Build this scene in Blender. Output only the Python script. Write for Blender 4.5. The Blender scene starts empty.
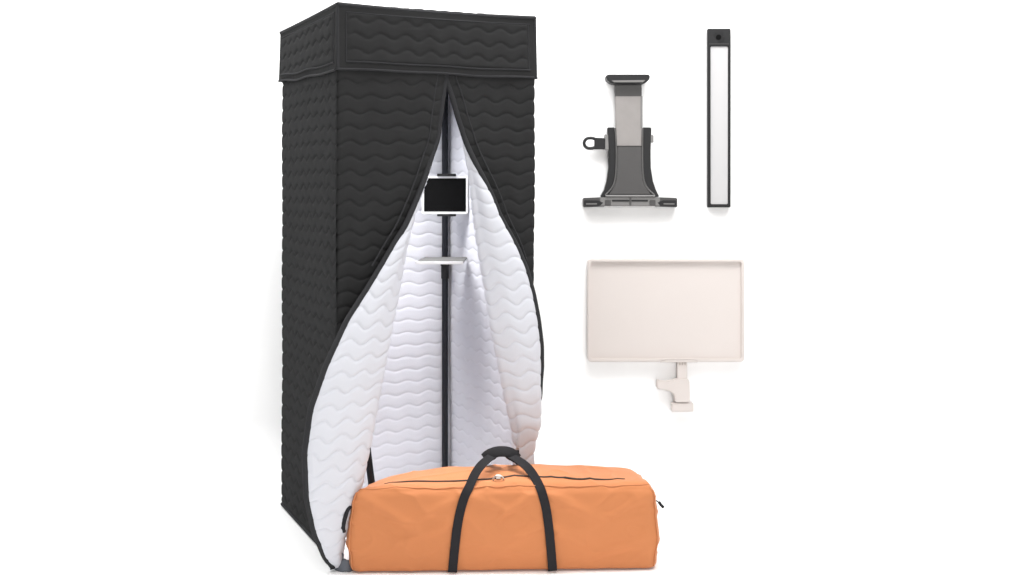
import bpy, bmesh, math, random
import numpy as np
from mathutils import Vector, noise

random.seed(4)
S = bpy.context.scene
C = S.collection
R = math.radians

# ------------------------------------------------------------------ camera
F, CX, CY, EYE = 1100.0, 512.0, 181.0, 1.233
cam = bpy.data.cameras.new('camera')
cam_o = bpy.data.objects.new('camera', cam); C.objects.link(cam_o)
cam.sensor_width = 36; cam.lens = 36 * F / 1024
cam.shift_y = -(287.5 - CY) / 1024
cam.clip_end = 100; cam.clip_start = 0.05
cam_o.location = (0, 0, EYE); cam_o.rotation_euler = (R(90), 0, 0)
S.camera = cam_o

# ------------------------------------------------------------------ light
W = bpy.data.worlds.new("World"); S.world = W; W.use_nodes = True
bg = W.node_tree.nodes['Background']
bg.inputs[0].default_value = (0.93, 0.96, 1.0, 1); bg.inputs[1].default_value = 0.15

def area(name, loc, target, size, power, col=(1, 1, 1)):
    l = bpy.data.lights.new(name, 'AREA'); l.shape = 'SQUARE'; l.size = size; l.energy = power; l.color = col
    o = bpy.data.objects.new(name, l); C.objects.link(o); o.location = loc
    o.rotation_euler = (Vector(target) - Vector(loc)).to_track_quat('-Z', 'Y').to_euler()
    return o
area('overhead_softbox', (0.2, 3.0, 3.7), (0.2, 3.2, 0), 3.4, 135, (1, 0.99, 0.975))
area('key_softbox', (1.1, -1.2, 1.75), (0.1, 3.9, 0.9), 1.5, 98, (1, 0.985, 0.96))
strip = area('wall_softbox', (-1.4, 3.55, 3.3), (-1.4, 4.75, 0.7), 1.0, 150)
strip.data.shape = 'RECTANGLE'; strip.data.size = 7.0; strip.data.size_y = 0.8
tl = area('tent_added_fill', (-0.48, 4.00, 1.76), (-0.33, 4.10, 0), 0.42, 8.8, (1, 0.99, 0.985)); tl.data.spread = R(84)  # unseen fill lamp added under the roof to brighten the lining

S.view_settings.view_transform = 'Standard'; S.view_settings.look = 'None'
S.view_settings.exposure = 0.0; S.view_settings.gamma = 1.0
S.cycles.max_bounces = 10; S.cycles.diffuse_bounces = 6

# ------------------------------------------------------------------ helpers
def at(x, y, D):                       # pixel at distance D -> world point
    return Vector(((x - CX) / F * D, D, EYE - (y - CY) / F * D))

def srgb(*c):
    return tuple(((v / 255) / 12.92 if v / 255 < .04045 else ((v / 255 + .055) / 1.055) ** 2.4) for v in c)

def mat(name, col, rough=0.8, metal=0.0, var=0.06, vscale=9.0, bump=0.0, bscale=300.0, sheen=0.0, weave=None, spec=0.5, crease=0.0, cscale=11.0):
    m = bpy.data.materials.new(name); m.use_nodes = True
    nt = m.node_tree; b = nt.nodes['Principled BSDF']
    b.inputs['Roughness'].default_value = rough; b.inputs['Metallic'].default_value = metal
    b.inputs['Specular IOR Level'].default_value = spec
    if sheen:
        b.inputs['Sheen Weight'].default_value = sheen; b.inputs['Sheen Roughness'].default_value = 0.4
    tc = nt.nodes.new('ShaderNodeTexCoord')
    n = nt.nodes.new('ShaderNodeTexNoise'); n.inputs['Scale'].default_value = vscale; n.inputs['Detail'].default_value = 5
    nt.links.new(tc.outputs['Object'], n.inputs['Vector'])
    mx = nt.nodes.new('ShaderNodeMix'); mx.data_type = 'RGBA'
    mx.inputs['A'].default_value = (*[min(1, c * (1 - var)) for c in col], 1)
    mx.inputs['B'].default_value = (*[min(1, c * (1 + var)) for c in col], 1)
    nt.links.new(n.outputs['Fac'], mx.inputs['Factor'])
    nt.links.new(mx.outputs['Result'], b.inputs['Base Color'])
    if bump:
        n2 = nt.nodes.new('ShaderNodeTexNoise'); n2.inputs['Scale'].default_value = bscale; n2.inputs['Detail'].default_value = 3
        nt.links.new(tc.outputs['Object'], n2.inputs['Vector'])
        src = n2.outputs['Fac']
        if weave:
            wv = nt.nodes.new('ShaderNodeTexWave'); wv.inputs['Scale'].default_value = weave; wv.inputs['Distortion'].default_value = 0.6
            wv.bands_direction = 'Z'
            nt.links.new(tc.outputs['Object'], wv.inputs['Vector'])
            ad = nt.nodes.new('ShaderNodeMath'); ad.operation = 'ADD'
            nt.links.new(wv.outputs['Fac'], ad.inputs[0]); nt.links.new(n2.outputs['Fac'], ad.inputs[1]); src = ad.outputs[0]
        bp = nt.nodes.new('ShaderNodeBump'); bp.inputs['Strength'].default_value = bump; bp.inputs['Distance'].default_value = 0.002
        nt.links.new(src, bp.inputs['Height']); nt.links.new(bp.outputs['Normal'], b.inputs['Normal'])
        if crease:                                       # fine wrinkles of the cloth
            n3 = nt.nodes.new('ShaderNodeTexNoise'); n3.noise_type = 'RIDGED_MULTIFRACTAL'
            n3.inputs['Scale'].default_value = cscale; n3.inputs['Detail'].default_value = 2.5; n3.inputs['Distortion'].default_value = .8
            mp = nt.nodes.new('ShaderNodeMapping'); mp.inputs['Rotation'].default_value = (0, R(32), 0); mp.inputs['Scale'].default_value = (.5, 1, 1.3)
            nt.links.new(tc.outputs['Object'], mp.inputs['Vector']); nt.links.new(mp.outputs[0], n3.inputs['Vector'])
            b2 = nt.nodes.new('ShaderNodeBump'); b2.inputs['Strength'].default_value = crease; b2.inputs['Distance'].default_value = .006
            nt.links.new(n3.outputs['Fac'], b2.inputs['Height']); nt.links.new(bp.outputs['Normal'], b2.inputs['Normal'])
            nt.links.new(b2.outputs['Normal'], b.inputs['Normal'])
    return m

M = dict(
    backdrop=mat('white_paper', (.93, .93, .93), .9, var=0.0),
    shell=mat('charcoal_quilt', (.0245, .0245, .025), .9, var=.14, vscale=14, bump=.3, bscale=420, sheen=.0, spec=.06, crease=.25, cscale=16),
    tape=mat('charcoal_binding', (.028, .028, .030), .85, var=.08, bump=.4, bscale=600, spec=.15),
    liner=mat('white_quilt', (.555, .563, .605), .85, var=.02, vscale=7, bump=.2, bscale=350, spec=.3, crease=.10, cscale=18),
    pole=mat('black_tube', (.010, .011, .015), .5, spec=.25, var=.05, bump=.05),
    plastic=mat('black_plastic', (.010, .010, .011), .5, spec=.3, var=.1, vscale=30, bump=.15, bscale=500),
    dark=mat('dark_grey_plastic', (.034, .032, .032), .4, var=.12, vscale=25, bump=.2, bscale=400),
    grey=mat('grey_metal', (.14, .137, .135), .4, .4, var=.12, vscale=22, bump=.1, bscale=300),
    steel=mat('brushed_plate', (.24, .225, .218), .5, .25, var=.08, vscale=30, bump=.1, bscale=200),
    bezel=mat('white_plastic', (.66, .66, .66), .4, var=.01),
    screen=mat('black_glass', (.0012, .0012, .0014), .5, var=0, spec=.1),
    shelf=mat('light_grey_plastic', (.085, .085, .084), .75, var=.03, spec=.1),
    tray=mat('ivory_plastic', (.60, .55, .525), .55, var=.012, vscale=4),
    diffuser=mat('frosted_diffuser', (.46, .455, .46), .6, var=.01),
    bag=mat('orange_fabric', (.51, .186, .069), .72, var=.05, vscale=5, bump=.35, bscale=500, sheen=.15, spec=.3, crease=.3),
    seam=mat('dark_orange_piping', (.50, .19, .075), .8, var=.05),
    web=mat('black_webbing', (.018, .017, .019), .75, var=.15, vscale=60, bump=.6, bscale=500, spec=.15),
    zipper=mat('dark_zip_tape', (.03, .018, .014), .7, var=.1),
    chrome=mat('chrome', (.55, .53, .5), .35, .9, var=.02),
    strap=mat('slate_webbing', (.11, .12, .14), .8, var=.15, vscale=40, bump=.5),
)

def mesh_obj(name, verts, faces, m, parent=None, smooth=True, mats=None, fmat=None):
    me = bpy.data.meshes.new(name)
    me.from_pydata([tuple(v) for v in verts], [], faces)
    for k in ([m] if mats is None else mats): me.materials.append(k)
    if fmat is not None: me.polygons.foreach_set('material_index', fmat)
    if smooth: me.polygons.foreach_set('use_smooth', [True] * len(me.polygons))
    me.update()
    o = bpy.data.objects.new(name, me); C.objects.link(o)
    if parent: o.parent = parent
    return o

def fast_grid(name, P, m, parent, flip=False):          # P [nz, ns, 3]
    nz, ns = P.shape[:2]
    idx = np.arange(nz * ns).reshape(nz, ns)
    q = np.stack([idx[:-1, :-1], idx[:-1, 1:], idx[1:, 1:], idx[1:, :-1]], -1).reshape(-1, 4)
    if flip: q = q[:, ::-1]
    me = bpy.data.meshes.new(name)
    me.vertices.add(nz * ns); me.vertices.foreach_set('co', P.reshape(-1).astype(np.float32))
    me.loops.add(q.size); me.loops.foreach_set('vertex_index', q.reshape(-1).astype(np.int32))
    me.polygons.add(len(q)); me.polygons.foreach_set('loop_start', np.arange(0, q.size, 4, dtype=np.int32))
    me.update(calc_edges=True); me.validate()
    me.materials.append(m)
    me.polygons.foreach_set('use_smooth', [True] * len(me.polygons))
    o = bpy.data.objects.new(name, me); C.objects.link(o)
    if parent: o.parent = parent
    return o

class MB:                                                # collects shapes for ONE mesh
    def __init__(s): s.v = []; s.f = []
    def add(s, v, f):
        n = len(s.v); s.v += [Vector(p) for p in v]; s.f += [tuple(i + n for i in q) for q in f]; return s
    def box(s, a, b):
        (x0, y0, z0), (x1, y1, z1) = a, b
        v = [(x, y, z) for x in (x0, x1) for y in (y0, y1) for z in (z0, z1)]
        return s.add(v, [(0, 1, 3, 2), (4, 6, 7, 5), (0, 4, 5, 1), (2, 3, 7, 6), (0, 2, 6, 4), (1, 5, 7, 3)])
    def tube(s, pts, r, n=10, closed=False, flat=1.0):
        pts = [Vector(p) for p in pts]; k = len(pts); v = []; up = None
        for i, p in enumerate(pts):
            a = pts[(i - 1) % k] if (closed or i) else p
            b = pts[(i + 1) % k] if (closed or i < k - 1) else p
            t = (b - a).normalized()
            if up is None: up = t.orthogonal().normalized()
            up = (up - t * up.dot(t)).normalized(); w = t.cross(up)
            rr = r(i / (k - 1)) if callable(r) else r
            v += [p + up * math.cos(2 * math.pi * j / n) * rr + w * math.sin(2 * math.pi * j / n) * rr * flat for j in range(n)]
        f = []
        for i in range(k if closed else k - 1):
            for j in range(n):
                a, b = i * n + j, i * n + (j + 1) % n
                c, d = ((i + 1) % k) * n + (j + 1) % n, ((i + 1) % k) * n + j
                f.append((a, b, c, d))
        if not closed: f += [tuple(range(n))[::-1], tuple((k - 1) * n + j for j in range(n))]
        return s.add(v, f)
    def ribbon(s, pts, wdir, ndir, w, t):                # flat strap, thickness along ndir
        v = []; k = len(pts)
        for p, a, b in zip(pts, wdir, ndir):
            a = a * w / 2; b = b * t / 2
            v += [p - a - b, p + a - b, p + a + b, p - a + b]
        f = [(0, 3, 2, 1), tuple((k - 1) * 4 + j for j in range(4))]
        for i in range(k - 1):
            for j in range(4):
                f.append((i * 4 + j, i * 4 + (j + 1) % 4, (i + 1) * 4 + (j + 1) % 4, (i + 1) * 4 + j))
        return s.add(v, f)
    def px(s, poly, D, t):                               # an outline in the plane D, t thick going back
        n = len(poly)
        v = [at(x, y, D) for x, y in poly]
        v += [p + Vector((0, t, 0)) for p in v]
        f = [tuple(range(n)), tuple(range(n, 2 * n))[::-1]]
        f += [(i, i + n, (i + 1) % n + n, (i + 1) % n) for i in range(n)]
        return s.add(v, f)
    def pxr(s, x0, y0, x1, y1, D, t, r=0, n=5):
        return s.px(rrect(x0, y0, x1, y1, r, n), D, t)
    def build(s, name, m, parent=None, bevel=0, smooth=True, origin=None, seg=2):
        if parent is not None and origin is None:
            origin = Vector(parent.location)
            if parent.parent: origin = origin + parent.parent.location
        off = Vector(origin) if origin is not None else Vector()
        o = mesh_obj(name, [p - off for p in s.v], s.f, m, parent, smooth=False)
        bm = bmesh.new(); bm.from_mesh(o.data); bmesh.ops.recalc_face_normals(bm, faces=bm.faces)
        if bevel:
            ed = [e for e in bm.edges if len(e.link_faces) == 2 and e.calc_face_angle(0) > .5]
            bmesh.ops.bevel(bm, geom=ed, offset=bevel, segments=seg, affect='EDGES', clamp_overlap=True)
        bm.to_mesh(o.data); bm.free()
        if smooth:
            o.data.polygons.foreach_set('use_smooth', [True] * len(o.data.polygons))
            o.data.set_sharp_from_angle(angle=R(42))
        return o

def rrect(x0, y0, x1, y1, r, n=5):
    if r <= 0: return [(x0, y0), (x1, y0), (x1, y1), (x0, y1)]
    out = []
    for cx, cy, a0 in ((x0 + r, y0 + r, 180), (x1 - r, y0 + r, 270), (x1 - r, y1 - r, 0), (x0 + r, y1 - r, 90)):
        for i in range(n + 1):
            a = R(a0 + 90 * i / n); out.append((cx + r * math.cos(a), cy + r * math.sin(a)))
    return out

def frame_mesh(outer, inner, D, t):                      # ring between two outlines with the same count
    b = MB(); n = len(outer)
    v = [at(x, y, D) for x, y in outer] + [at(x, y, D) for x, y in inner]
    v += [p + Vector((0, t, 0)) for p in v]
    f = []
    for i in range(n):
        j = (i + 1) % n
        f += [(i, j, n + j, n + i), (2*n + i, 3*n + i, 3*n + j, 2*n + j), (i, 2*n + i, 2*n + j, j), (n + i, n + j, 3*n + j, 3*n + i)]
    return b.add(v, f)

def thing(name, label, cat, loc=(0, 0, 0), rz=0, group=None):
    o = bpy.data.objects.new(name, None); C.objects.link(o); o.empty_display_size = .1
    o.location = loc; o.rotation_euler = (0, 0, rz); o['label'] = label; o['category'] = cat
    if group: o['group'] = group
    return o

def spline(pts, n):                                      # Catmull-Rom through pts
    pts = [Vector(p) for p in pts]; P = [pts[0] * 2 - pts[1]] + pts + [pts[-1] * 2 - pts[-2]]
    out = []; m = len(pts) - 1
    for k in range(n):
        u = k / (n - 1) * m; i = min(int(u), m - 1); t = u - i
        a, b, c, d = P[i:i + 4]
        out.append(.5 * ((2 * b) + (c - a) * t + (2 * a - 5 * b + 4 * c - d) * t * t + (3 * b - a - 3 * c + d) * t ** 3))
    return out

# ------------------------------------------------------------------ white studio sweep
YB = 4.75
prof = [(-6, 0), (4.55, 0)] + [(4.55 + .2 * math.sin(R(a)), .2 - .2 * math.cos(R(a))) for a in range(9, 90, 9)] + [(YB, .2), (YB, 5.0)]
v = []; f = []
for i, (y, z) in enumerate(prof):
    v += [(-7, y, z), (7, y, z)]
    if i: f.append((2 * i - 2, 2 * i - 1, 2 * i + 1, 2 * i))
fl = mesh_obj('backdrop', v, f, M['backdrop']); fl['kind'] = 'structure'

# ------------------------------------------------------------------ sauna tent
TW, TD, TH = .70, .756, 1.80
FL = Vector((-.554, 3.50, 0)); ANG = math.atan2(.429, .904)
tent = thing('sauna_tent', 'tall charcoal quilted sauna tent with its white lined front flaps hanging open', 'sauna tent', FL, ANG)
ca, sa = math.cos(ANG), math.sin(ANG)
def loc_of(p):                                           # world -> tent space
    d = Vector(p) - FL
    return Vector((d.x * ca + d.y * sa, -d.x * sa + d.y * ca, d.z))
def px_v(x, y, v0):                                      # pixel meets the tent plane v = v0
    c = loc_of((0, 0, EYE)); p = loc_of(at(x, y, 1.0)); d = p - c
    return c + d * ((v0 - c.y) / d.y)

PITCH, WAVE, AMP = .0485, .086, .0076
def quilt(s, z, ph=0.0, k=1.0):
    s = s + .006 * np.sin(6 * z + 4 * ph) + .004 * np.sin(17 * z + 9 * s)
    w = k * AMP * (1 + .2 * np.sin(4 * s + 11 * z + ph)) * (np.sin(2 * np.pi * s / WAVE + ph) + .10 * np.sin(2 * np.pi * s / WAVE * 1.31 + 2 * ph + 3 * z)) + .003 * np.sin(9 * s + 5 * z + ph)
    t = (z + w) / PITCH
    d = np.abs(t - np.round(t)) * 2                      # 0 in the groove, 1 mid-way
    return 1 - .76 * np.power(1 - d, 6.0) - .24 * np.power(1 - d, 2.0)

def lowf(s, z, k):
    return np.sin(5.1 * s + 2.3 * z + k) * .5 + np.sin(3.7 * z - 8 * s + 2 * k) * .3 + np.sin(11 * z + 6 * s + 3 * k) * .2

def sheet(name, base, parent, sign=1, ph=0., th=.006, amp=.0043, sag=.005, out_m=None, in_m=None, quilted=1.0, label=None, lining=True, bord=0.0, fade=0.0, wk=.72, depth=.48):
    """base [nz, ns, 3] middle surface -> outer quilt mesh, with the lining as its sub-part"""
    ds = np.gradient(base, axis=1); dz = np.gradient(base, axis=0)
    n = np.cross(ds, dz); n /= np.maximum(np.linalg.norm(n, axis=2, keepdims=True), 1e-9); n *= sign
    seg = np.linalg.norm(np.diff(base, axis=1), axis=2)
    s = np.concatenate([np.zeros((base.shape[0], 1)), np.cumsum(seg, 1)], 1); z = base[..., 2]
    q = quilt(s, z, ph)
    zz = (z - z.min()) / (z.max() - z.min())
    edge = np.clip(np.minimum(zz, 1 - zz) / .01, 0, 1)
    if bord:
        L = s[:, -1:]
        m = np.clip(np.minimum.reduce([s - bord, L - s - bord, z - z.min() - bord, z.max() - z - bord * .8]) / .006, 0, 1)
        q = q * m + .25 * (1 - m)
    if fade: edge = edge * (.12 + .88 * np.clip((s[:, -1:] - s) / fade, 0, 1))
    lf = lowf(s, z, ph + 1.3)[..., None] * sag * edge[..., None]
    outer = base + n * (th + amp * (q * edge)[..., None]) + n * lf
    o = fast_grid(name, outer, out_m or M['shell'], parent, flip=(sign < 0))
    if lining:
        q2 = quilt(s, z, ph + 2.0, wk)
        inner = base - n * (th + amp * depth * (q2 * edge)[..., None]) + n * lf
        fast_grid('lining', inner, in_m or M['liner'], o, flip=(sign > 0))
    return o, outer

def plane_base(p0, p1, z0, z1, ns, nz):
    s = np.linspace(0, 1, ns)[None, :, None]; z = np.linspace(z0, z1, nz)
    P = np.array(p0)[None, None, :] * (1 - s) + np.array(p1)[None, None, :] * s
    P = np.repeat(P, nz, 0).astype(float); P[..., 2] = z[:, None]
    return P
NZ = 800
IN = .010
ZT = TH - .012
lw, _ = sheet('side_wall', plane_base((IN, TD - IN, 0), (IN, .006, 0), .004, ZT, 120, NZ), tent, 1, .4)
bw, _ = sheet('rear_wall', plane_base((TW - IN, TD - IN, 0), (IN, TD - IN, 0), .004, ZT, 110, NZ), tent, 1, 1.7)
rw, _ = sheet('side_wall', plane_base((TW - IN, .006, 0), (TW - IN, TD - IN, 0), .004, ZT, 120, NZ), tent, 1, 3.1)

# flaps: free edge and fold line read off as points on the cloth, with how far each stands out of the doorway
def curve_z(rows):                                       # rows (px, py, v) -> u(z), v(z)
    P = sorted([px_v(x, y, v) for x, y, v in rows], key=lambda p: p.z)
    zs = [p.z for p in P]
    zz = np.linspace(.012, 1.62, 600)
    def sm(a):
        k = np.ones(13) / 13; b = np.pad(a, 6, mode='edge'); return np.convolve(b, k, 'valid')
    return zz, sm(np.interp(zz, zs, [p.x for p in P])), sm(np.interp(zz, zs, [p.y for p in P]))
L_free = [(445.8, 62, 0), (445.6, 78, 0), (443.8, 86, 0), (441.4, 100, -.002), (438, 120, -.004), (437.5, 137, -.007), (433, 152, -.01), (424, 178, -.02), (415, 200, -.025), (404, 227, -.035), (390, 253, -.045),
          (371, 285, -.06), (348, 321, -.075), (327, 367, -.09), (312, 410, -.095), (306, 454, -.095), (308, 500, -.075), (315, 531, -.05), (328, 560, -.02), (334, 568, -.012)]
L_fold = [(445.8, 62, 0), (445.6, 78, 0), (443.8, 86, 0), (441.4, 100, 0), (438.2, 120, 0), (437.5, 137, 0), (433.5, 152, -.002), (426, 178, -.006), (419, 200, -.010), (411, 227, -.014), (405, 253, -.018),
          (399, 285, -.02), (390, 330, -.022), (379, 390, -.025), (369, 445, -.03), (360, 490, -.035), (347, 530, -.035), (342, 556, -.025), (341, 568, -.018)]
R_free = [(446.2, 62, 0), (446.6, 78, 0), (450.5, 88, 0), (455, 100, -.002), (462.5, 120, -.006), (468.5, 139, -.012), (482, 173, -.025), (498, 215, -.04), (515, 244, -.05), (526, 269, -.06),
          (533, 294, -.065), (538, 320, -.07), (541, 345, -.07), (541, 370, -.06), (538, 395, -.045), (531, 415, -.018), (525, 432, -.012), (521, 450, -.012), (520, 500, -.012), (520, 540, -.012)]
R_fold = [(446.2, 62, 0), (446.6, 78, 0), (450.5, 88, 0), (454.8, 100, 0), (461, 120, 0), (465.5, 139, -.003), (472.5, 173, -.010), (477.5, 215, -.016), (482.5, 250, -.02), (488.5, 285, -.022),
          (494.5, 325, -.025), (501.5, 357, -.025), (509.5, 398, -.025), (516.5, 430, -.025), (518.5, 460, -.022), (520.5, 500, -.02), (521.5, 540, -.02)]
def flap(corner, free, fold, sign, ph, bulge):
    zz, uf, vf = curve_z(fold); _, ue, ve = curve_z(free)
    rows = []
    for z, a, b, c, d in zip(zz, uf, vf, ue, ve):
        lap = abs(c - a); k = min(1, lap / .06); k = k * k * (3 - 2 * k)
        sg = 1 if corner < .3 else -1
        bel = 0 if sg > 0 else max(0, min(1, (.60 - z) / .20)); c = c - sg * .015 * k * (1 - bel)
        oc = corner + sg * .004
        pts = [(oc, .028), (oc + sg * .002, .006), (corner - sg * -.018, .000), (corner * .7 + a * .3, .004), (corner * .3 + a * .7, .006 * k), (a - sg * .006 * k, .006 * k), (a + sg * .002 * k, b * .5)]
        pts += [(a - sg * .010 * k, b - .006 * k), (a * .66 + c * .34, (b * .66 + d * .34) - bulge * k), (a * .3 + c * .7 + .041 * bel, (b * .3 + d * .7) - bulge * .9 * k - .014 * bel), (c, d)]
        sp = spline([Vector((p[0], p[1], z)) for p in pts], 160)
        rows.append([tuple(p) for p in sp])
    B = np.array(rows)
    B[..., 1] += .006
    # even out columns
    out = np.empty((B.shape[0], 140, 3))
    for i in range(B.shape[0]):
        L = np.concatenate([[0], np.cumsum(np.linalg.norm(np.diff(B[i], axis=0), axis=1))])
        tt = np.linspace(0, L[-1] - .012, 140)
        for k in range(3): out[i, :, k] = np.interp(tt, L, B[i, :, k])
    o, _ = sheet('front_flap', out, tent, sign, ph, th=.004, amp=.0052, sag=.003, fade=.022, wk=1.3, depth=.85)
    edge = out[:, -1, :]
    pts = [Vector(p) for p in edge[::5]] + [Vector(edge[-1])]
    b = MB().tube(pts, .0095, 10, flat=1.0)
    e = b.build('edge_binding', M['tape'], o, origin=(0, 0, 0))
    return o, out
lf_, lf_grid = flap(0.0, L_free, L_fold, 1, .9, .018)
rf_, rf_grid = flap(TW, R_free, R_fold, -1, 2.2, .022)
# stitched facing strips that run beside the slit
for grid, fo in ((lf_grid, lf_), (rf_grid, rf_)):
    sgn = 1 if fo is lf_ else -1
    pts = []
    for row in grid[::6]:
        if row[0, 2] < .95: continue
        d = row[-1] - row[0]; d = d / np.linalg.norm(d)
        p = row[-1] - d * .034; pts.append(Vector((p[0], p[1] - .0125, p[2])))
    MB().tube(pts, .0028, 6).build('seam_line', M['tape'], fo, origin=(0, 0, 0))

# hem along the foot of the side wall
def piping(parent, pts, r, name='edge_binding', m=None):
    return MB().tube(pts, r, 8).build(name, m or M['tape'], parent, origin=(0, 0, 0))
piping(lw, [(IN - .008, y, .008) for y in np.linspace(-.004, TD - IN, 30)], .007)
piping(bw, [(x, TD + .008 - IN, .008) for x in np.linspace(IN, TW - IN, 30)], .007)
piping(rw, [(TW + .008 - IN, y, .008) for y in np.linspace(0, TD - IN, 30)], .007)

# top cover: skirt of four quilted panels with flat borders, plus the roof panel
cover = bpy.data.objects.new('top_cover', None)
E = .000; zc0, zc1 = TH - .213, TH
# roof panel mesh is the part itself
nx = 60
X, Y = np.meshgrid(np.linspace(-E, TW + E, nx), np.linspace(-E, TD + E, nx))
bul = .006 * np.sin(np.pi * (X + E) / (TW + 2 * E)) * np.sin(np.pi * (Y + E) / (TD + 2 * E))
Pz = np.stack([X, Y, TH - .004 + bul + .004 * quilt(X, Y)], -1)
bpy.data.objects.remove(cover)
cover = fast_grid('top_cover', Pz, M['shell'], tent)
corners = [(-E, -E), (TW + E, -E), (TW + E, TD + E), (-E, TD + E)]
def wob(s, k): return .002 * math.sin(7 * s + k) + .0015 * math.sin(15 * s + 2 * k)
for i in range(4):
    (x0, y0), (x1, y1) = corners[i], corners[(i + 1) % 4]
    B = plane_base((x0, y0, 0), (x1, y1, 0), zc0, zc1 - .004, 110, 64)
    s = np.linspace(0, 1, 110)
    drop = np.array([wob(q, i) for q in s]) * np.sin(np.pi * s) ** .5 if i != 3 else np.array([wob(q, i) * 1.6 + .012 * (1 - q) ** 2 - .006 for q in s]) * np.sin(np.pi * np.clip(s, .02, .98)) ** .5
    if i == 3: drop = drop + .022 * (1 - s) ** 1.5
    if i == 2: drop = drop + .022 * s ** 3
    tt = np.linspace(0, 1, 64)[:, None]
    B[..., 2] += drop[None, :] * (1 - tt) - .006 * np.sin(np.pi * s)[None, :] * tt * (1 if i == 0 else .3)
    dirn = np.array([y1 - y0, -(x1 - x0)]); dirn = dirn / np.linalg.norm(dirn)
    flare = (.004 * (1 - tt) ** 1.5) * np.ones_like(s)[None, :]
    B[..., 0] += dirn[0] * flare; B[..., 1] += dirn[1] * flare
    po, og = sheet('cover_skirt', B, cover, 1, .7 + i * 1.1, th=.002, amp=.0050, sag=.003, lining=False, bord=.030)
    # inner face of the skirt so that it has thickness
    inner = B.copy(); inner[..., 0] -= dirn[0] * .003; inner[..., 1] -= dirn[1] * .003
    # binding at hem and the inset seam
# binding tubes as parts of the cover
    low = [Vector(p) for p in og[0, ::3]]
    MB().tube([p + Vector((dirn[0] * .0, dirn[1] * .0, .002)) for p in low], .0042, 8, flat=1).build('edge_binding', M['tape'], cover, origin=(0, 0, 0))
    w = [Vector(og[int(63 * .14), k]) + Vector((dirn[0], dirn[1], 0)) * .001 for k in range(4, 107, 3)]
    MB().tube(w, .003, 6).build('seam_line', M['tape'], cover, origin=(0, 0, 0))
    w2 = [Vector(og[int(63 * .89), k]) + Vector((dirn[0], dirn[1], 0)) * .0005 for k in range(4, 107, 3)]
    MB().tube(w2, .002, 6).build('seam_line', M['tape'], cover, origin=(0, 0, 0))
    for kk in (4, 105):
        w3 = [Vector(og[j, kk]) + Vector((dirn[0], dirn[1], 0)) * .0005 for j in range(int(63 * .14), int(63 * .89) + 1, 3)]
        MB().tube(w3, .002, 6).build('seam_line', M['tape'], cover, origin=(0, 0, 0))
    top = [Vector((x0, y0, zc1 - .004)).lerp(Vector((x1, y1, zc1 - .004)), q) - Vector((0, 0, .006 * math.sin(math.pi * q) * (1 if i == 0 else .3))) for q in np.linspace(0, 1, 30)]
    MB().tube(top, .007, 8).build('edge_binding', M['tape'], cover, origin=(0, 0, 0))
    MB().tube([Vector(og[j, 0]) - Vector((dirn[0], dirn[1], 0)) * .004 for j in range(0, 64, 3)] , .0055, 8).build('edge_binding', M['tape'], cover, origin=(0, 0, 0))

# frame poles inside
def tent_pole(u, v, z0, z1, r, u2=None, name='frame_pole'):
    n = 14
    pts = [(u + ((u2 or u) - u) * t, v, z0 + (z1 - z0) * t) for t in np.linspace(0, 1, n)]
    return MB().tube(pts, r, 16).build(name, M['pole'], tent, origin=(0, 0, 0))
PU, PV = TW - .043, TD - .034
p = tent_pole(PU, PV, .006, TH - .02, .0125)
MB().tube([(PU, PV, z) for z in (.84, .842, .925, .927)], .0155, 16).build('collar', M['plastic'], p, origin=(0, 0, 0))
MB().tube([(PU, PV, z) for z in (.006, .02)], .02, 16).build('foot', M['plastic'], p, origin=(0, 0, 0))
q0 = px_v(371.5, 484, .30); q1 = px_v(366, 440, .30)
sl = (q1.x - q0.x) / (q1.z - q0.z)
tent_pole(q0.x - sl * q0.z, .30, .006, 1.0, .0125, u2=q0.x + sl * (1.0 - q0.z))

# slate strap at the foot of the left flap
A = [at(x, y, D) for x, y, D in ((333, 566, 3.50), (338, 567, 3.48), (344, 566, 3.475), (350, 565, 3.48), (358, 563, 3.52), (366, 562, 3.55))]
A = spline(A, 20)
st = MB().ribbon([loc_of(p) + Vector((0, 0, .004 * math.sin(i))) for i, p in enumerate(A)], [Vector((0, .25, .97))] * 20, [Vector((0, -1, 0))] * 20, .036, .012)
T0 = [loc_of(at(x, y, 3.485)) for x, y in ((335, 569), (338, 562), (340, 556), (341.5, 551))]
st.ribbon(T0, [Vector((1, 0, 0)) * w for w in (1.5, 1.4, .9, .15)], [Vector((0, -1, 0))] * 4, .022, .008)
st.build('base_strap', M['strap'], tent, bevel=.003, origin=(0, 0, 0))

# ------------------------------------------------------------------ tablet and tray on the corner pole
def tworld(u, v, z): return Vector((FL.x + u * ca - v * sa, FL.y + u * sa + v * ca, z))
pw = tworld(PU, PV, 0)
PD = pw.y
DT = PD - .165
tab = thing('tablet', 'small white framed tablet with blank black screen clamped inside the tent', 'tablet', at(445, 214, DT))
b = frame_mesh(rrect(421.8, 176, 468.2, 214.2, 2.2), rrect(424, 178.2, 466, 211.8, .6), DT, .009)
b.build('bezel', M['bezel'], tab, bevel=.0008)
MB().pxr(423, 177, 467, 213, DT + .003, .006, .5).build('screen', M['screen'], tab)
hold = MB()
hold.pxr(437, 173.6, 456, 176.3, DT - .004, .02, .8)
hold.pxr(437, 214.0, 456, 216.4, DT - .004, .02, .8)
hold.pxr(442, 175, 450, 216, DT + .0095, .006, .8)
a0 = at(446, 195, DT + .015); hold.box((a0.x - .012, DT + .0155, a0.z - .012), (a0.x + .012, PD - .012, a0.z + .012))
hold.build('clamp', M['plastic'], tab, bevel=.001)

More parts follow.
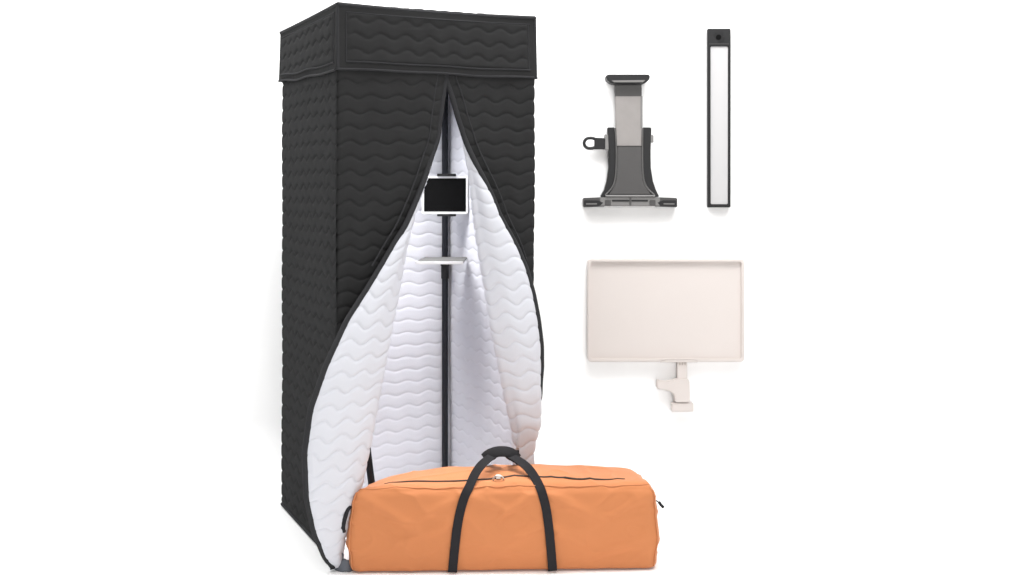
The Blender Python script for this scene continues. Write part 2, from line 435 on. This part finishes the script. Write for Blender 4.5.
DS = PD - .03
SB = PD - .14
zt = at(440, 257, SB).z
sh = thing('phone_tray', 'light grey tray jutting from the tent pole below the tablet', 'tray', Vector((pw.x, pw.y, zt)))
xl0, xr0 = at(425, 0, PD - .0).x, at(467, 0, PD - .0).x
def tray_pts(z): 
    yb = SB; yf = yb * (257 - CY) / (261.6 - CY)
    return [((425 - CX) / F * yb, yb, z), ((467 - CX) / F * yb, yb, z), ((463.5 - CX) / F * yf, yf, z), ((415.5 - CX) / F * yf, yf, z)]
tp = tray_pts(zt); lo = tray_pts(zt - .007)
MB().add(tp + lo, [(0, 1, 2, 3), (7, 6, 5, 4), (0, 4, 5, 1), (1, 5, 6, 2), (2, 6, 7, 3), (3, 7, 4, 0)]).build('plate', M['shelf'], sh, bevel=.001)
(x3, y3, _), (x2, y2, _) = tp[3], tp[2]
MB().box((x3 + .001, y3 - .005, zt - .0095), (x2 - .001, y3 - .0008, zt + .001)).build('lip', M['bezel'], sh, bevel=.001)
MB().tube([Vector((pw.x, pw.y, zt + d)) for d in (-.045, -.044, -.010, -.0095)], .018, 16).box((pw.x - .010, SB - .05, zt - .022), (pw.x + .010, pw.y - .012, zt - .0085)).build('clamp', M['plastic'], sh)

# ------------------------------------------------------------------ carry bag
HX, HY, HZ = .4815, .14, .1345
BYAW = R(2.0)
bc = Vector((-.0300, 3.470 + HY, 0))
bag = thing('carry_bag', 'long orange zipped carry bag with black webbing handles lying before the tent', 'bag', bc, BYAW)
FOLDS = [(-.95, .85, -.45, -.2, .006, .11), (-.9, .3, -.5, -.75, .004, .10), (-.33, .7, -.7, .1, .005, .09), (-.3, .2, -.75, -.35, .003, .08),
         (-.28, .85, .1, .35, .005, .10), (.17, .8, -.12, .1, .005, .08), (.22, .1, -.1, -.6, .004, .10), (.3, .8, .65, .2, .006, .10),
         (.3, .1, .6, -.55, .004, .09), (.95, .8, .6, .1, .005, .10), (.93, -.2, .5, -.8, .004, .10), (-.2, -.2, .1, -.7, .003, .09)]
def bagmap(a, b, c, wr=True):
    r = .030 + .026 * (b + 1) / 2
    q = Vector((a * HX, b * HY, c * HZ)); h = (HX, HY, HZ)
    rr = (r, r, r * (.45 if c < 0 else 1))
    cl = Vector([max(-(h[i] - rr[i]), min(h[i] - rr[i], q[i])) for i in range(3)])
    d = q - cl
    e = Vector((d.x / rr[0], d.y / rr[1], d.z / rr[2]))
    if e.length > 1e-6:
        e = e.normalized(); q = cl + Vector((e.x * rr[0], e.y * rr[1], e.z * rr[2]))
    x, y, z = q
    fa, fb, fc = 1 - a * a, 1 - b * b, 1 - c * c
    y += b * .014 * fc * (.6 + .4 * math.cos(2.2 * a)) * abs(b) ** 2
    x += a * abs(a) ** 8 * .012 * fc
    x += -a * .010 * max(0, c) * abs(a) ** 4
    if c > 0:
        z += .012 * fa ** .6 * fb * c
        z += .006 * math.sin(6.5 * a + 1) * fb * c * fa
    t = (b + 1) / 2
    if c > -.5:
        k = min(1, (c + .5) / 1.2)
        la = max(0, (-a - .38) / .62); z -= k * .062 * la ** 1.3 * t ** .8
        ra = max(0, (a - .62) / .38); z -= k * .020 * ra ** 1.2 * t
    if a < 0: x += .05 * max(0, -a - .6) / .4 * t * t * max(0, c + .3)
    n = Vector((0, b, c))
    if wr:
        p = Vector((x * 5, y * 9, z * 9))
        w = noise.noise(p) * .0045 + noise.noise(Vector((x * 9 + z * 14, y * 8, z * 5 - x * 3)) + Vector((7, 3, 1))) * .0032
        s1 = 1 - abs(noise.noise(Vector((x * 7 - z * 9, y * 9, z * 13 + x * 5))))
        w += (s1 ** 6) * .0042
        if b < -.9:
            for (a0, c0, a1, c1, am, wd) in FOLDS:
                dx, dz = (a1 - a0) * 3.5, c1 - c0; L2 = dx * dx + dz * dz
                t_ = max(0, min(1, ((a - a0) * 3.5 * dx + (c - c0) * dz) / L2))
                ex, ez = (a - a0) * 3.5 - dx * t_, c - c0 - dz * t_
                w += 1.35 * am * math.exp(-(ex * ex + ez * ez) / (wd * wd)) * (.3 + .7 * math.sin(math.pi * min(1, t_ + .15)))
        # creases gathered at the seams and at the straps
        ed = math.exp(-((1 - abs(a)) / .05) ** 2)
        w += ed * .0045 * noise.noise(Vector((a * 3, y * 12, z * 24)))
        te = math.exp(-((1 - c) / .10) ** 2) if b < -.9 else 0
        w += te * .0010 * math.sin(x * 70 + 5 * noise.noise(p * 2))
        ax = (abs(b) > .95, abs(c) > .95, abs(a) > .95)
        if ax[0]: y += math.copysign(w, b)
        if ax[1] and c > 0: z += w
        if ax[2]: x += math.copysign(w, a)
    return Vector((x, y, max(z + HZ, .0015) if c < 0 else z + HZ))
def bag_face(fn, n, m):
    v = [bagmap(*fn(i / n * 2 - 1, j / m * 2 - 1)) for j in range(m + 1) for i in range(n + 1)]
    f = [(j * (n + 1) + i, j * (n + 1) + i + 1, (j + 1) * (n + 1) + i + 1, (j + 1) * (n + 1) + i) for j in range(m) for i in range(n)]
    return v, f
b = MB()
NA, NB, NC = 220, 70, 72
for fn, n, m in ((lambda i, j: (i, -1, j), NA, NC), (lambda i, j: (i, 1, j), NA, NC), (lambda i, j: (i, j, 1), NA, NB),
                 (lambda i, j: (i, j, -1), NA, NB), (lambda i, j: (-1, i, j), NB, NC), (lambda i, j: (1, i, j), NB, NC)):
    b.add(*bag_face(fn, n, m))
body = mesh_obj('body', b.v, b.f, M['bag'], bag)
bm = bmesh.new(); bm.from_mesh(body.data); bmesh.ops.remove_doubles(bm, verts=bm.verts, dist=.0008)
bmesh.ops.recalc_face_normals(bm, faces=bm.faces)
bm.to_mesh(body.data); bm.free(); body.data.polygons.foreach_set('use_smooth', [True] * len(body.data.polygons))
sm = body.modifiers.new('smooth', 'SMOOTH'); sm.factor = .5; sm.iterations = 2

def bsub(name, pts, r, m, parent=bag, n=8): return MB().tube(pts, r, n).build(name, m, parent, origin=(0, 0, 0))
# piping round the two ends and along the top front edge
def edge_pt(a, b_, c): return bagmap(a, b_, c)
loop = [(-.985, -.97, t) for t in np.linspace(-.93, .93, 24)]
bsub('piping', [edge_pt(*p) + Vector((-.001, -.003, .001)) for p in loop], .0022, M['seam'])
loop = [(.985, -.97, t) for t in np.linspace(-.93, .93, 24)]
bsub('piping', [edge_pt(*p) + Vector((.001, -.003, .001)) for p in loop], .0022, M['seam'])
bsub('piping', [edge_pt(t, -.95, .97) + Vector((0, -.0015, .0022)) for t in np.linspace(-.97, .97, 110)], .0016, M['seam'])
# zip along the top
zb = -.60
zp = [edge_pt(t, zb, 1) + Vector((0, .006 * math.sin(9 * t) , .001)) for t in np.linspace(-.80, .82, 120)]
zo = MB().tube(zp, lambda t: .0012 + .0022 * min(1, 8 * t, 8 * (1 - t)), 8, flat=1.0).build('zip', M['zipper'], bag, origin=(0, 0, 0))
zc = edge_pt(-.035, zb, 1) + Vector((0, -.003, .003))
ring = [zc + Vector((.0165 * math.cos(t), -.016 - .004 * math.sin(t), -.002 + .013 * math.sin(t))) for t in np.linspace(0, 2 * math.pi, 24, endpoint=False)]
zz_ = MB().tube(ring, .0030, 8, closed=True)
zz_.box(zc + Vector((-.007, -.010, -.002)), zc + Vector((.007, .008, .008)))
zz_.build('zip_pull', M['chrome'], zo, origin=(0, 0, 0))

def w2b(p):
    d = Vector(p) - bc; c_, s_ = math.cos(BYAW), math.sin(BYAW)
    return Vector((d.x * c_ + d.y * s_, -d.x * s_ + d.y * c_, d.z))
def on_front(x, y):                                      # pixel -> point on the bag's front
    D = 3.485
    for _ in range(4):
        p = w2b(at(x, y, D)); s = bagmap(max(-1, min(1, p.x / HX)), -1, max(-1, min(1, (p.z - HZ) / HZ)))
        wv = bc + Vector((p.x * math.cos(BYAW) - s.y * math.sin(BYAW), p.x * math.sin(BYAW) + s.y * math.cos(BYAW), 0)); D = wv.y
    p = w2b(at(x, y, D)); p.y = s.y; return p
def strap(front, free):
    pts = [on_front(x, y) + Vector((0, -.0055, 0)) for x, y in front]
    pts[0].z = .006; pts[0].y -= .006; pts[1].y -= .003
    pts += [w2b(at(x, y, D)) for x, y, D in free]
    pts = spline(pts, 60)
    wd = []; nd = []
    for i in range(60):
        t = (pts[min(59, i + 1)] - pts[max(0, i - 1)]).normalized()
        k = max(0, min(1, (i - 36) / 20))
        nrm = Vector((0, -1, .0)).lerp(Vector((0, -.5, .86)), k).normalized()
        w = t.cross(nrm).normalized(); wd.append(w); nd.append(w.cross(t).normalized())
    return pts, wd, nd
ls = strap([(452.5, 569), (455, 545), (457.5, 525), (461, 508), (465.5, 494), (469, 487)], [(474, 476, 3.50), (480.5, 466, 3.535), (488, 459, 3.575), (494, 455, 3.60)])
rs = strap([(552.5, 567), (550.5, 545), (548.5, 525), (546, 508), (543, 496), (540, 487)], [(534, 476, 3.51), (527, 467, 3.54), (518, 460, 3.575), (509, 455, 3.60)])
for s_ in (ls, rs):
    MB().ribbon(*s_, .0285, .0035).build('webbing_strap', M['web'], bag, bevel=.0008, origin=(0, 0, 0))
    # the far one of the pair, running over the top and down the back
    pts, wd, nd = s_
    bp = [pts[59], pts[59] + Vector((0, .05, .005))] 
    a_ = pts[30].x / HX
    back = spline([pts[59] + Vector((0, .004, .004)), Vector(((pts[59].x * .9 + a_ * HX * .1), .055, HZ * 2 + .040)), bagmap(a_ * .6, .93, .98) + Vector((0, .006, .006)), bagmap(a_, 1, .2) + Vector((0, .005, 0)), bagmap(a_, 1, -.95) + Vector((0, .005, 0))], 40)
    sx = 1
    MB().ribbon(back, [Vector((1, 0, 0))] * 40, [((back[min(39, i + 1)] - back[max(0, i - 1)]).normalized().cross(Vector((1, 0, 0)))).normalized() for i in range(40)], .031, .0035).build('webbing_strap', M['web'], bag, bevel=.0008, origin=(0, 0, 0))
hp = spline([w2b(at(x, y, 3.60)) for x, y in ((484.5, 458.5), (489, 454.6), (495, 452.2), (501.5, 451.4), (508, 452.0), (513, 454.4), (517, 459))], 26)
g = MB(); n = 14; v = []
for i, p_ in enumerate(hp):
    t = (hp[min(25, i + 1)] - hp[max(0, i - 1)]).normalized(); nn = Vector((0, -.8, .6)); nn = (nn - t * nn.dot(t)).normalized(); ww = t.cross(nn).normalized()
    v += [p_ + ww * .0185 * math.copysign(abs(math.cos(2 * math.pi * j / n)) ** .7, math.cos(2 * math.pi * j / n)) + nn * .006 * math.copysign(abs(math.sin(2 * math.pi * j / n)) ** .7, math.sin(2 * math.pi * j / n)) for j in range(n)]
f = [(i * n + j, i * n + (j + 1) % n, (i + 1) * n + (j + 1) % n, (i + 1) * n + j) for i in range(25) for j in range(n)] + [tuple(range(n))[::-1], tuple(25 * n + j for j in range(n))]
g.add(v, f).build('handle', M['web'], bag, origin=(0, 0, 0))
# small grab loop at the left end, zip tail at the right end
gp = spline([w2b(at(x, y, D)) for x, y, D in ((351, 505, 3.47), (348, 509, 3.46), (346, 515, 3.455), (344, 522, 3.455), (343.2, 528, 3.46), (344, 532, 3.465))], 24)
MB().ribbon(gp, [Vector((0, 1, 0))] * 24, [((gp[min(23, i + 1)] - gp[max(0, i - 1)]).normalized().cross(Vector((0, 1, 0)))).normalized() for i in range(24)], .022, .013).build('end_handle', M['web'], bag, bevel=.001, origin=(0, 0, 0))
for xs in ((349.5, 350.5, 350, 351.5), ):
    ep = spline([w2b(at(x, y, 3.53)) for x, y in ((351, 503), (348.5, 515), (348, 530), (350, 548), (352.5, 560))], 20)
    MB().tube(ep, .0024, 6).build('piping', M['web'], bag, origin=(0, 0, 0))
ep = spline([w2b(at(x, y, 3.60)) for x, y in ((655, 500), (656, 512), (657.2, 524), (655.5, 534), (655.5, 548))], 20)
MB().tube(ep, .0026, 6).build('piping', M['web'], bag, origin=(0, 0, 0))
zt_ = MB().tube(spline([w2b(at(x, y, 3.57)) for x, y in ((653, 500), (657, 501), (659.5, 503.5))], 8), .0022, 6)
zt_.tube([w2b(at(x, y, 3.57)) for x, y in ((659, 502), (661, 505), (663.5, 507.5))], .0055, 8, flat=.7)
zt_.build('zip_tail', M['web'], bag, origin=(0, 0, 0))

# ------------------------------------------------------------------ accessories fixed on the white wall
DW = 4.715; TK = YB - DW - .002
# tablet holder
ph = thing('tablet_holder', 'black spring clamp holder with pale steel slider and key ring tab', 'holder', at(630, 208, YB - .003))
DH = DW - .02
jaw = [(606, 75.4), (609, 74.4), (649, 74.4), (650.2, 75.4), (649.6, 79.5), (645.5, 82.8), (640, 84), (616, 84), (610.5, 82.8), (606.6, 79.5)]
jo = MB().px(jaw, DH - .03, .075).build('jaw', M['plastic'], ph, bevel=.004)
MB().px([(611.5, 80.4), (645.5, 80.0), (643, 82.3), (614, 82.3)], DH - .033, .008).build('grip_pad', M['grey'], jo, bevel=.001)
MB().px([(615.2, 83), (641.8, 83), (641.8, 97), (615.2, 97)], DH + .010, .028).build('slider', M['dark'], ph, bevel=.002)
so = MB().px([(615.2, 96.2), (642.2, 96.2), (641.6, 146), (616.2, 146)], DH + .004, .03).build('slider_plate', M['steel'], ph, bevel=.002)
MB().px([(640.6, 96), (642.6, 96), (642.6, 128), (640.6, 128)], DH + .002, .03).build('slider_edge', M['grey'], so, bevel=.001)
bodyp = [(607.6, 127.4), (615, 127.4), (615.8, 146), (643, 146), (643, 127.4), (651.6, 127.4), (650.6, 150), (650.9, 168), (653, 181), (656, 190), (659.5, 197), (600.4, 197), (604.5, 190), (607, 181), (608.8, 168), (609, 150)]
bo = MB().px(bodyp, DH + .006, .045).build('body', M['plastic'], ph, bevel=.003)
inner = [(617.5, 146.5), (641.5, 146.5), (641.8, 170), (643, 180), (646, 187), (651, 194.5), (609, 194.5), (613.5, 187), (616.3, 180), (617, 170)]
MB().px(inner, DH - .002, .01).build('back_panel', M['dark'], bo, bevel=.003)
for side in ([(615.2, 128), (616.4, 148), (616.2, 168), (615, 180), (611.8, 188), (605.5, 195)], [(642.8, 128), (642.5, 148), (642.8, 168), (644, 180), (647.5, 188), (654.5, 195)]):
    MB().tube(spline([at(x, y, DH + .001) for x, y in side], 30), .0042, 8, flat=.7).build('edge_rail', M['grey'], bo)
MB().tube([at(605.5, 196, DH), at(655, 196, DH)], .005, 8).build('edge_rail', M['grey'], bo)
for x0, x1, y0, y1 in ((604.8, 608.6, 134.5, 150), (650.4, 653.6, 135, 142.5)):
    MB().pxr(x0, y0, x1, y1, DH + .008, .03, .8).build('hinge_block', M['grey'], ph, bevel=.002)
tab_o = [(606, 137.6), (590, 137.2)] + [(589 + 6.8 * math.cos(R(a)), 143.3 + 6.3 * math.sin(R(a))) for a in range(260, 99, -16)] + [(590, 149.3), (606, 149.3)]
ko = MB().px([(594.5, 137.6), (606, 138.2), (606, 149.3), (594.5, 149.3)], DH + .01, .02).build('ring_tab', M['plastic'], ph, bevel=.002)
rp = [(590.5 + 6.4 * math.copysign(abs(math.cos(t)) ** .8, math.cos(t)) , 143.2 + 5.2 * math.sin(t)) for t in np.linspace(0, 2 * math.pi, 28, endpoint=False)]
MB().tube([at(x, y, DH + .02) for x, y in rp], .0068, 8, closed=True).build('ring', M['plastic'], ko)
ba = MB().pxr(600, 197.3, 660, 206, DH + .004, .05, .8).build('base_bar', M['grey'], ph, bevel=.003)
MB().pxr(612, 199.8, 629.5, 201.6, DH + .001, .01, .5).build('slot', M['plastic'], ba)
MB().pxr(631.5, 199.8, 648, 201.6, DH + .001, .01, .5).build('slot', M['plastic'], ba)
MB().pxr(629.6, 197.6, 631.4, 205.8, DH + .0, .01, .3).build('rib', M['dark'], ba)
for sg in (1, -1):
    m_ = lambda x: x if sg > 0 else 1260.6 - x
    MB().px([(m_(583.2), 198), (m_(606), 197.2), (m_(609), 199), (m_(609), 204), (m_(604), 206.6), (m_(583.2), 207.4)], DH + .008, .045).build('foot', M['grey'] if 0 else M['dark'], ph, bevel=.003)
    MB().px([(m_(584.2), 200.2), (m_(598), 200.4), (m_(604), 202.4), (m_(601), 205.6), (m_(584.2), 205.8)], DH + .003, .02).build('rubber_pad', M['plastic'], ph, bevel=.002)
    MB().px([(m_(586), 203.4), (m_(597), 203.3), (m_(597), 204.4), (m_(586), 204.5)], DH + .0015, .01).build('pad_ridge', M['grey'], ph)
    MB().pxr(min(m_(605), m_(611)), 200, max(m_(605), m_(611)), 205.8, DH - .001, .02, 1).build('hinge_block', M['dark'], ph, bevel=.002)

# light bar
lb = thing('light_bar', 'slim black framed light bar with a long frosted strip, standing upright on the wall', 'light bar', at(719, 208, YB - .003))
DL = DW + .002
housing = frame_mesh([(707.8, 28.6), (730.8, 28.6), (730.6, 207.4), (708, 207.4)], [(710.6, 46.2), (728.2, 46.2), (728, 204.2), (710.8, 204.2)], DL, YB - DL - .002)
ho = housing.build('housing', M['plastic'], lb, bevel=.0025)
MB().px([(710.2, 45.8), (728.6, 45.8), (728.4, 204.6), (710.4, 204.6)], DL + .006, .02).build('diffuser', M['diffuser'], lb)
so = MB().tube([at(718.6, 37.2, DL + .004), at(718.6, 37.2, DL - .003), at(718.6, 37.2, DL - .0035)], 5.3 * DL / F, 32).build('sensor', M['plastic'], ho, bevel=.002)
MB().tube([at(718.6, 37.2, DL - .002), at(718.6, 37.2, DL - .006), at(718.6, 37.2, DL - .0065)], 2.6 * DL / F, 24).build('sensor_lens', M['screen'], ho, bevel=.002)
MB().px([(709.2, 43.6), (729.4, 43.6), (729.4, 44.2), (709.2, 44.2)], DL - .0008, .004).build('seam_line', M['dark'], ho)

# ivory tray with clamp
tr = thing('clamp_tray', 'flat ivory rectangular tray with a raised rim on a small screw clamp', 'tray', at(682, 412, YB - .003))
outl = rrect(587.6, 259.4, 744.4, 361.8, 3.4, 6); inl = rrect(590.6, 262.2, 741.6, 359.0, 2.6, 6)
ti = DW - .004
frame_mesh(outl, inl, ti, .03).build('rim', M['tray'], tr, bevel=.003)
MB().px(rrect(589, 260.6, 743, 360.4, 2.4, 6), ti + .014, .014).build('panel', M['tray'], tr)
MB().px([(660, 361.2), (666, 359.6), (694, 359.6), (698, 361.2), (698, 362.4), (660, 362.4)], ti - .002, .02).build('boss', M['tray'], tr, bevel=.002)
MB().pxr(677.4, 361, 687.3, 380, ti + .004, .03, .4).build('stem', M['tray'], tr, bevel=.003)
sm_ = MB()
for k in range(3): sm_.pxr(679 + k * 2.7, 362.4, 680.6 + k * 2.7, 365.2, ti + .001, .01, .2)
sm_.build('stem_notch', mat('taupe_plastic', (.42, .37, .34), .6), tr)
cl = [(657, 379.6), (661, 381.2), (666, 381.6), (671.5, 380.8), (677, 379), (687.3, 378.7), (689.6, 381), (690, 402.8), (675.2, 402.8), (674.6, 397), (672.8, 393.8), (670, 391.6), (664, 390), (657, 388.9)]
MB().px(cl, ti - .004, .036).build('clamp_body', M['tray'], tr, bevel=.004)
MB().pxr(671.8, 403.6, 693.8, 411.8, ti - .006, .038, .8).build('clamp_foot', M['tray'], tr, bevel=.004)
